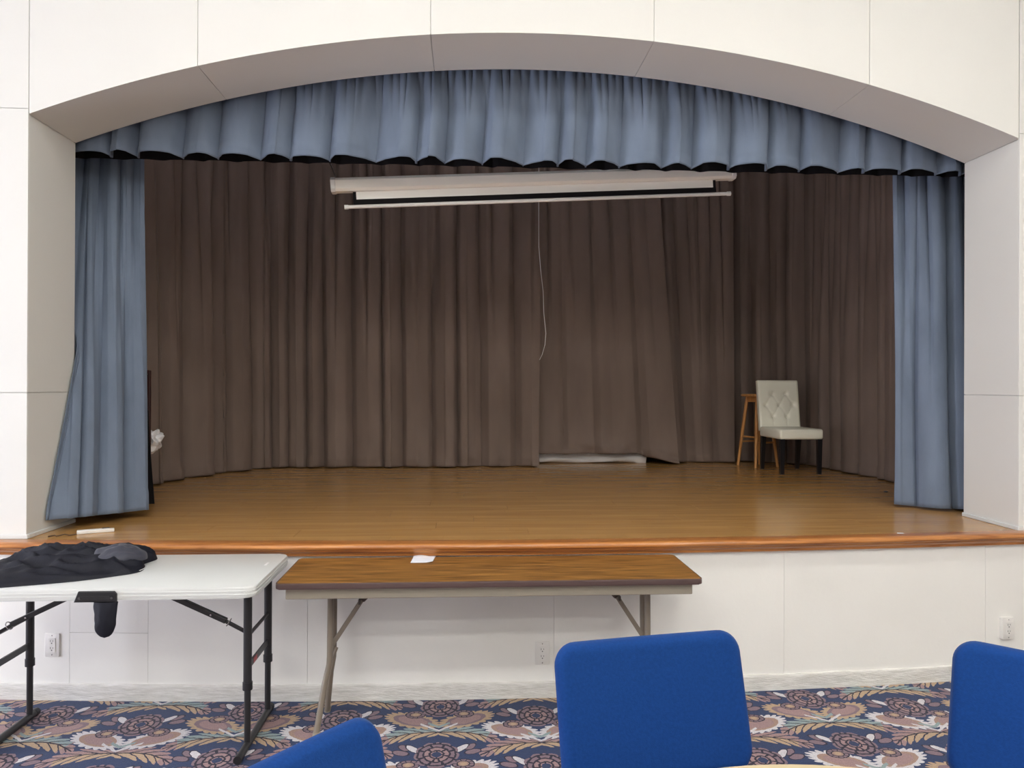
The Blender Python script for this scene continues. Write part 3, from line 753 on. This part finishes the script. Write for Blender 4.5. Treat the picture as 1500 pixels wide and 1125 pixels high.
# ------------------------------------------------------------------ white folding table
wt = empty('folding_table', (0.725, -0.50, CARPET_Z))
TZ = -0.04 - CARPET_Z; HXW, HYW = 0.61, 0.295
b = MB(); b.prism(rrect(-HXW, -HYW, HXW, HYW, 0.045, 7), TZ-0.046, TZ, bevel=0.007, seg=3)
top = b.build('table_top', WHITEPLASTIC, wt, angle=50)
for dz in (0.017, 0.030):
    b = MB(); ro = rrect(-HXW-0.0015, -HYW-0.0015, HXW+0.0015, HYW+0.0015, 0.046, 7); b.prism(ro, TZ-dz-0.003, TZ-dz+0.002); b.build('rim_ridge', WHITEPLASTIC, top, smooth=False)
b = MB(); b.box((HXW-0.012-0.04, 0.09, TZ+0.0005), (0.012, 0.05, 0.002), bevel=0.0005, seg=1); b.build('corner_mark', mat('white_label', (0.9, 0.9, 0.9), 0.4), top, smooth=False)
for s in (-1, 1):
    xl = s*0.535
    fo = MB(); fo.tube([(xl, -0.245, 0.017), (xl, 0.245, 0.017)], 0.016, 12); foot = fo.build('foot_bar', BLACKSTEEL, wt)
    for yy in (-0.245, 0.245):
        q = MB(); q.tube([(xl, yy-0.012, 0.017), (xl, yy+0.012, 0.017)], 0.0175, 12); q.build('foot_cap', BLACKPLASTIC, foot)
    for yy, zc in ((-0.12, 0.27), (0.20, 0.27)):
        q = MB(); q.tube([(xl, yy, zc), (xl, yy, TZ-0.045)], 0.0175, 14); lg = q.build('leg', BLACKSTEEL, wt)
        q = MB(); q.tube([(xl, yy, 0.02), (xl, yy, zc+0.02)], 0.0135, 12); q.build('lower_tube', BLACKSTEEL, lg)
        q = MB(); q.tube([(xl, yy, zc-0.02), (xl, yy, zc+0.012)], 0.0205, 14); q.build('collar', BLACKPLASTIC, lg)
    q = MB(); q.bar((xl, -0.12, 0.345), (xl, 0.20, 0.345), 0.008, 0.028); cb = q.build('cross_bar', BLACKSTEEL, wt, smooth=False)
    if s > 0:
        q = MB(); q.box((xl+0.0045, -0.02, 0.345), (0.001, 0.05, 0.022)); q.build('warning_sticker', mat('red_sticker', srgb(170, 30, 40), 0.4), cb, smooth=False)
    q = MB(); q.tube([(xl, -0.12, 0.475), (xl, 0.20, 0.475)], 0.008, 10); q.build('upper_rod', BLACKSTEEL, wt)
    A, Bm, D_ = Vector((s*0.13, -0.10, TZ-0.048)), Vector((s*0.44, -0.10, 0.535)), Vector((xl, -0.09, 0.475))
    q = MB(); q.bar(A, Bm, 0.022, 0.022, 0.003); q.bar(Bm+(A-Bm)*0.12, D_, 0.014, 0.014, 0.002); brc = q.build('brace', BLACKSTEEL, wt, smooth=False)
    q = MB(); dirv = (D_-Bm).normalized()
    ringc = Bm + dirv*0.012; tq = dirv.to_track_quat('Z', 'Y').to_matrix()
    q.tube([ringc + tq @ Vector((0.017*math.cos(a*math.pi/8), 0.017*math.sin(a*math.pi/8), 0)) for a in range(17)], 0.0025, 6, caps=False); q.build('lock_ring', CHROME, brc)
    q = MB(); q.tube([A+(Bm-A)*0.8+Vector((0, -0.013, 0)), A+(Bm-A)*0.8+Vector((0, 0.013, 0))], 0.004, 8); q.build('rivet', CHROME, brc)
b = MB(); b.prism([(-0.085, TZ-0.050), (-0.068, TZ-0.008), (0.068, TZ-0.008), (0.078, TZ-0.018), (0.078, TZ-0.050)], -HYW-0.012, -HYW+0.002, 'y', bevel=0.003)
hd = b.build('latch_bracket', BLACKPLASTIC, wt, smooth=False)
b = MB(); b.box((0, -HYW-0.0125, TZ-0.033), (0.115, 0.004, 0.016), bevel=0.001); b.build('grip_bar', BLACKSTEEL, hd, smooth=False)
for xx_ in (-0.062, 0.062):
    q = MB(); q.tube([(xx_, -HYW-0.016, TZ-0.033), (xx_, -HYW-0.010, TZ-0.033)], 0.005, 10); q.build('screw', mat('dark_screw', (0.1, 0.1, 0.1), 0.4, metal=0.6), hd)
tag(wt, 'white plastic folding table with black adjustable legs', 'table')
# pouch hanging from the front rim
b = MB()
def pouch(u, v):
    a = 2*math.pi*u; z = 0.0 - 0.142*v
    wv = 0.046*(1-0.22*v)*math.sqrt(max(0.0, 1-max(0, (v-0.62)/0.38)**2.4)) + 0.0008
    dv = 0.016*(0.7+0.5*math.sin(math.pi*min(1, v*1.1)))*math.sqrt(max(0.02, 1-max(0, (v-0.7)/0.3)**2)) + 0.0008
    k = 1 + 0.10*mnoise.noise((math.cos(a)*2, math.sin(a)*2, z*30))
    return (wv*k*math.cos(a) - 0.004*v, dv*k*math.sin(a), z)
b.grid(pouch, 40, 30, closed_u=True)
o = b.build('fabric_pouch', NYLON); o.location = (0.760, -0.798, -0.0905)
tag(o, 'black fabric pouch hanging below the front rim of the white table', 'pouch')
# jacket
jk = empty('black_jacket', (0.30, -0.47, -0.04))
outl = smooth_path([(0.34, -0.765), (0.56, -0.69), (0.70, -0.61), (0.775, -0.54), (0.765, -0.45), (0.735, -0.40), (0.755, -0.30), (0.70, -0.235), (0.55, -0.225), (0.40, -0.21), (0.25, -0.22), (0.13, -0.26), (0.12, -0.40), (0.13, -0.60), (0.17, -0.755), (0.34, -0.765)], 8)
cx_, cy_ = 0.44, -0.49
b = MB(); NR = 34; nO = len(outl)-1
def jz(x, y_, t):
    e = max(0.0, 1-t**3)
    n1 = mnoise.noise((x*5+y_*7, y_*13-x*3, 0.3)); n2 = mnoise.noise((x*14, y_*20, 2.0))
    ridge = (1-abs(n1)*2.0); far = (y_+0.76)/0.55
    return 0.004 + e**0.5*(0.020 + 0.050*max(0, ridge)*(0.4+0.8*far) + 0.016*n2 + 0.028*far)
vs = []
for i in range(nO):
    rowv = []
    for j in range(1, NR+1):
        t = j/NR; x = cx_+(outl[i].x-cx_)*t; y_ = cy_+(outl[i].y-cy_)*t
        rowv.append(b.bm.verts.new((x-0.30, y_+0.47, max(0.003, jz(x, y_, t)) if j < NR else 0.001)))
    vs.append(rowv)
c0 = b.bm.verts.new((cx_-0.30, cy_+0.47, jz(cx_, cy_, 0)))
for i in range(nO):
    k = (i+1) % nO
    b.bm.faces.new((c0, vs[i][0], vs[k][0]))
    for j in range(NR-1): b.bm.faces.new((vs[i][j], vs[i][j+1], vs[k][j+1], vs[k][j]))
b.build('jacket_body', NYLON, jk, angle=80)
b = MB()
def hood(u, v):
    a = 2*math.pi*u; r = math.sin(v*math.pi/2); h = math.cos(v*math.pi/2)
    k = 1 + 0.12*mnoise.noise((math.cos(a)*1.3, math.sin(a)*1.3, v*2))
    return (0.118*r*k*math.cos(a), 0.105*r*k*math.sin(a), 0.008 + 0.062*h**0.8*(1+0.25*mnoise.noise((math.cos(a)*r*3, math.sin(a)*r*3, 5))))
b.grid(hood, 48, 16, closed_u=True)
o = b.build('hood', mat('slate_nylon', (0.040, 0.042, 0.062), 0.6, sheen=0.15, bump=0.1, bscale=90), jk); o.location = (0.335, 0.05, 0.022); o.rotation_euler = (0, 0, R(-20))
b = MB(); b.tube([(0.46, -0.055, 0.004), (0.475, -0.06, 0.006), (0.49, -0.05, 0.012), (0.495, -0.04, 0.02)], 0.0022, 6); b.build('zip_pull', CHROME, jk)
tag(jk, 'crumpled black jacket lying on the white folding table', 'jacket')

# ------------------------------------------------------------------ wood-grain folding table
wd = empty('folding_table', (2.295, -0.428, CARPET_Z))
TZ = -0.064 - CARPET_Z
b = MB(); b.prism(rrect(-0.908, -0.226, 0.908, 0.226, 0.012, 4), TZ-0.004, TZ); tt_ = b.build('table_top', WALNUT, wd, smooth=False)
b = MB(); b.prism(rrect(-0.914, -0.232, 0.914, 0.232, 0.018, 5), TZ-0.026, TZ-0.0012, bevel=0.006, seg=3); b.build('vinyl_edge', BROWNEDGE, tt_, angle=50)
b = MB()
for c_, s_ in (((0, -0.200, TZ-0.050), (1.74, 0.012, 0.050)), ((0, 0.200, TZ-0.050), (1.74, 0.012, 0.050)), ((0.87, 0, TZ-0.050), (0.012, 0.412, 0.050)), ((-0.87, 0, TZ-0.050), (0.012, 0.412, 0.050))): b.box(c_, s_, bevel=0.004)
b.build('skirt', TANSKIRT, wd, smooth=False)
for s in (-1, 1):
    for yy, yb in ((-0.045, -0.125), (0.050, 0.150)):
        q = MB(); q.tube([(s*0.715, yy, TZ-0.028), (s*0.718, yy, 0.33), (s*0.720, yy*1.05, 0.295), (s*0.735, yy+(yb-yy)*0.25, 0.22), (s*0.765, yb, 0.0)], 0.0135, 12)
        lg = q.build('leg', TANSTEEL, wd)
        q = MB(); q.tube([(s*0.7645, yb-0.0, 0.0), (s*0.7595, yb*0.985, 0.03)], 0.0155, 12); q.build('foot_cap', TANSKIRT, lg)
    q = MB(); q.tube([(s*0.718, -0.045, 0.36), (s*0.718, 0.05, 0.36)], 0.009, 10); q.build('cross_rod', TANSTEEL, wd)
    A, Bm, D_ = Vector((s*0.50, 0.0, TZ-0.03)), Vector((s*0.575, 0.0, TZ-0.125)), Vector((s*0.716, 0.0, 0.365))
    q = MB(); q.bar(A, Bm, 0.026, 0.026, 0.003); q.bar(Bm, D_, 0.022, 0.020, 0.002); brc = q.build('brace', TANSTEEL, wd, smooth=False)
    q = MB(); q.box(Bm, (0.030, 0.034, 0.034), Matrix.Rotation(R(45*s), 3, 'Y'), bevel=0.005); q.box(Bm+Vector((s*0.018, -0.012, -0.018)), (0.008, 0.03, 0.02)); q.build('lock_clip', mat('dark_bronze', srgb(70, 60, 52), 0.4), brc, smooth=False)
    q = MB(); q.bar((s*0.719, -0.03, 0.29), (s*0.695, 0.0, 0.355), 0.010, 0.010); q.build('link_strut', TANSTEEL, wd, smooth=False)
tag(wd, 'long wood-grain folding table with bronze wishbone legs against the stage', 'table')
b = MB()
def pap(u, v): return (u*0.105 + 0.008*v, v*0.16, 0.0015 + 0.006*max(0, u-0.7)*(1-v)*3 + 0.004*math.sin(u*5)*v)
b.grid(pap, 14, 10); o = b.build('paper_note', mat('note_paper', (0.80, 0.83, 0.90), 0.8)); o.location = (1.921, -0.325, -0.0625); o.modifiers.new('t', 'SOLIDIFY').thickness = 0.0006
tag(o, 'small white paper note lying on the wood-grain table', 'paper')

# ------------------------------------------------------------------ round table and blue chairs
rtb = empty('round_table', (2.83, -3.021, CARPET_Z+0.002))
b = MB(); b.lathe([(0.70, 0.702), (0.752, 0.704), (0.760, 0.712), (0.760, 0.722), (0.752, 0.730), (0.70, 0.731)], 96); b.build('table_top', TABLECREAM, rtb, angle=50)
for k in range(4):
    a = R(45+90*k); q = MB(); q.tube([(0.40*math.cos(a), 0.40*math.sin(a), 0.702), (0.40*math.cos(a), 0.40*math.sin(a), 0.0)], 0.0145, 12); q.build('leg', TANSTEEL, rtb)
for k in range(2):
    a, a2 = R(45+180*k), R(135+180*k); q = MB(); q.tube([(0.4*math.cos(a), 0.4*math.sin(a), 0.2), (0.4*math.cos(a2), 0.4*math.sin(a2), 0.2)], 0.010, 10); q.build('cross_rod', TANSTEEL, rtb)
tag(rtb, 'round cream-topped table ringed by the blue chairs', 'table')

def slab(name, wt_, ht_, th, parent, corner=0.06, curve=0.0, mt=BLUEFABRIC):
    # padded panel in local xz plane, facing -y, pillowy edges
    q = MB(); N1, N2 = 44, 32
    def half(sgn):
        def f(u, v):
            x = (u-0.5)*2; z = (v-0.5)*2
            # superellipse-square mapping for rounded corners
            hx, hz = wt_/2, ht_/2
            px, pz = x*hx, z*hz
            ix, iz = hx-corner, hz-corner
            ox, oz = max(0, abs(px)-ix), max(0, abs(pz)-iz)
            if ox > 0 and oz > 0:
                m_ = max(ox, oz); l_ = math.hypot(ox, oz)
                k = m_/l_; px = math.copysign(ix+ox*k, px); pz = math.copysign(iz+oz*k, pz)
            e = min(1.0, (1-max(abs(x), abs(z)))/0.14)
            t_ = th/2*math.sqrt(max(0.0, 1-(1-e)**2))
            yv = sgn*t_ - curve*(1-(px/hx)**2)*-1.0
            return (px, yv, pz)
        return f
    q.grid(half(-1), N1, N2); q.grid(half(1), N1, N2)
    bmesh.ops.remove_doubles(q.bm, verts=q.bm.verts[:], dist=0.0004)
    return q.build(name, mt, parent, angle=80)
def blue_chair(cx, cy, ang, label):
    # origin under the backrest's top centre; local -y is the way the chair faces
    root = empty('stacking_chair', (cx, cy, CARPET_Z), ang)
    LEAN = R(-15)
    bk = slab('backrest', 0.50, 0.335, 0.055, root, 0.055, 0.018)
    bk.rotation_euler = (LEAN, 0, 0); bk.location = (0, -0.045, 0.750)
    se = slab('seat', 0.47, 0.45, 0.07, root, 0.07, 0.0); se.rotation_euler = (R(90+3), 0, 0); se.location = (0, -0.37, 0.455)
    for s in (-1, 1):
        x_ = s*0.225
        q = MB(); q.tube([(x_, -0.575, 0.0), (x_, -0.565, 0.40), (x_, -0.54, 0.425), (x_, -0.16, 0.41)], 0.0115, 10); q.build('front_leg', BLACKSTEEL, root)
        q = MB(); q.tube([(x_, -0.02, 0.0), (x_, -0.14, 0.40), (x_, -0.135, 0.47), (s*0.20, -0.062, 0.62), (s*0.20, -0.015, 0.80)], 0.0115, 10); q.build('back_leg', BLACKSTEEL, root)
    q = MB(); q.tube([(-0.225, -0.13, 0.41), (0.225, -0.13, 0.41)], 0.009, 10); q.build('cross_bar', BLACKSTEEL, root)
    q = MB(); q.tube([(-0.225, -0.54, 0.41), (0.225, -0.54, 0.41)], 0.009, 10); q.build('cross_bar', BLACKSTEEL, root)
    tag(root, label, 'chair', 'blue chairs around the round table')
    return root
blue_chair(2.640, -1.975, R(10.3), 'royal blue padded chair standing in front of the wood-grain table')
blue_chair(3.590, -2.195, R(-45.5), 'royal blue padded chair nearest the raised wall outlet')
blue_chair(1.848, -2.560, R(51.5), 'royal blue padded chair nearest the white folding table')
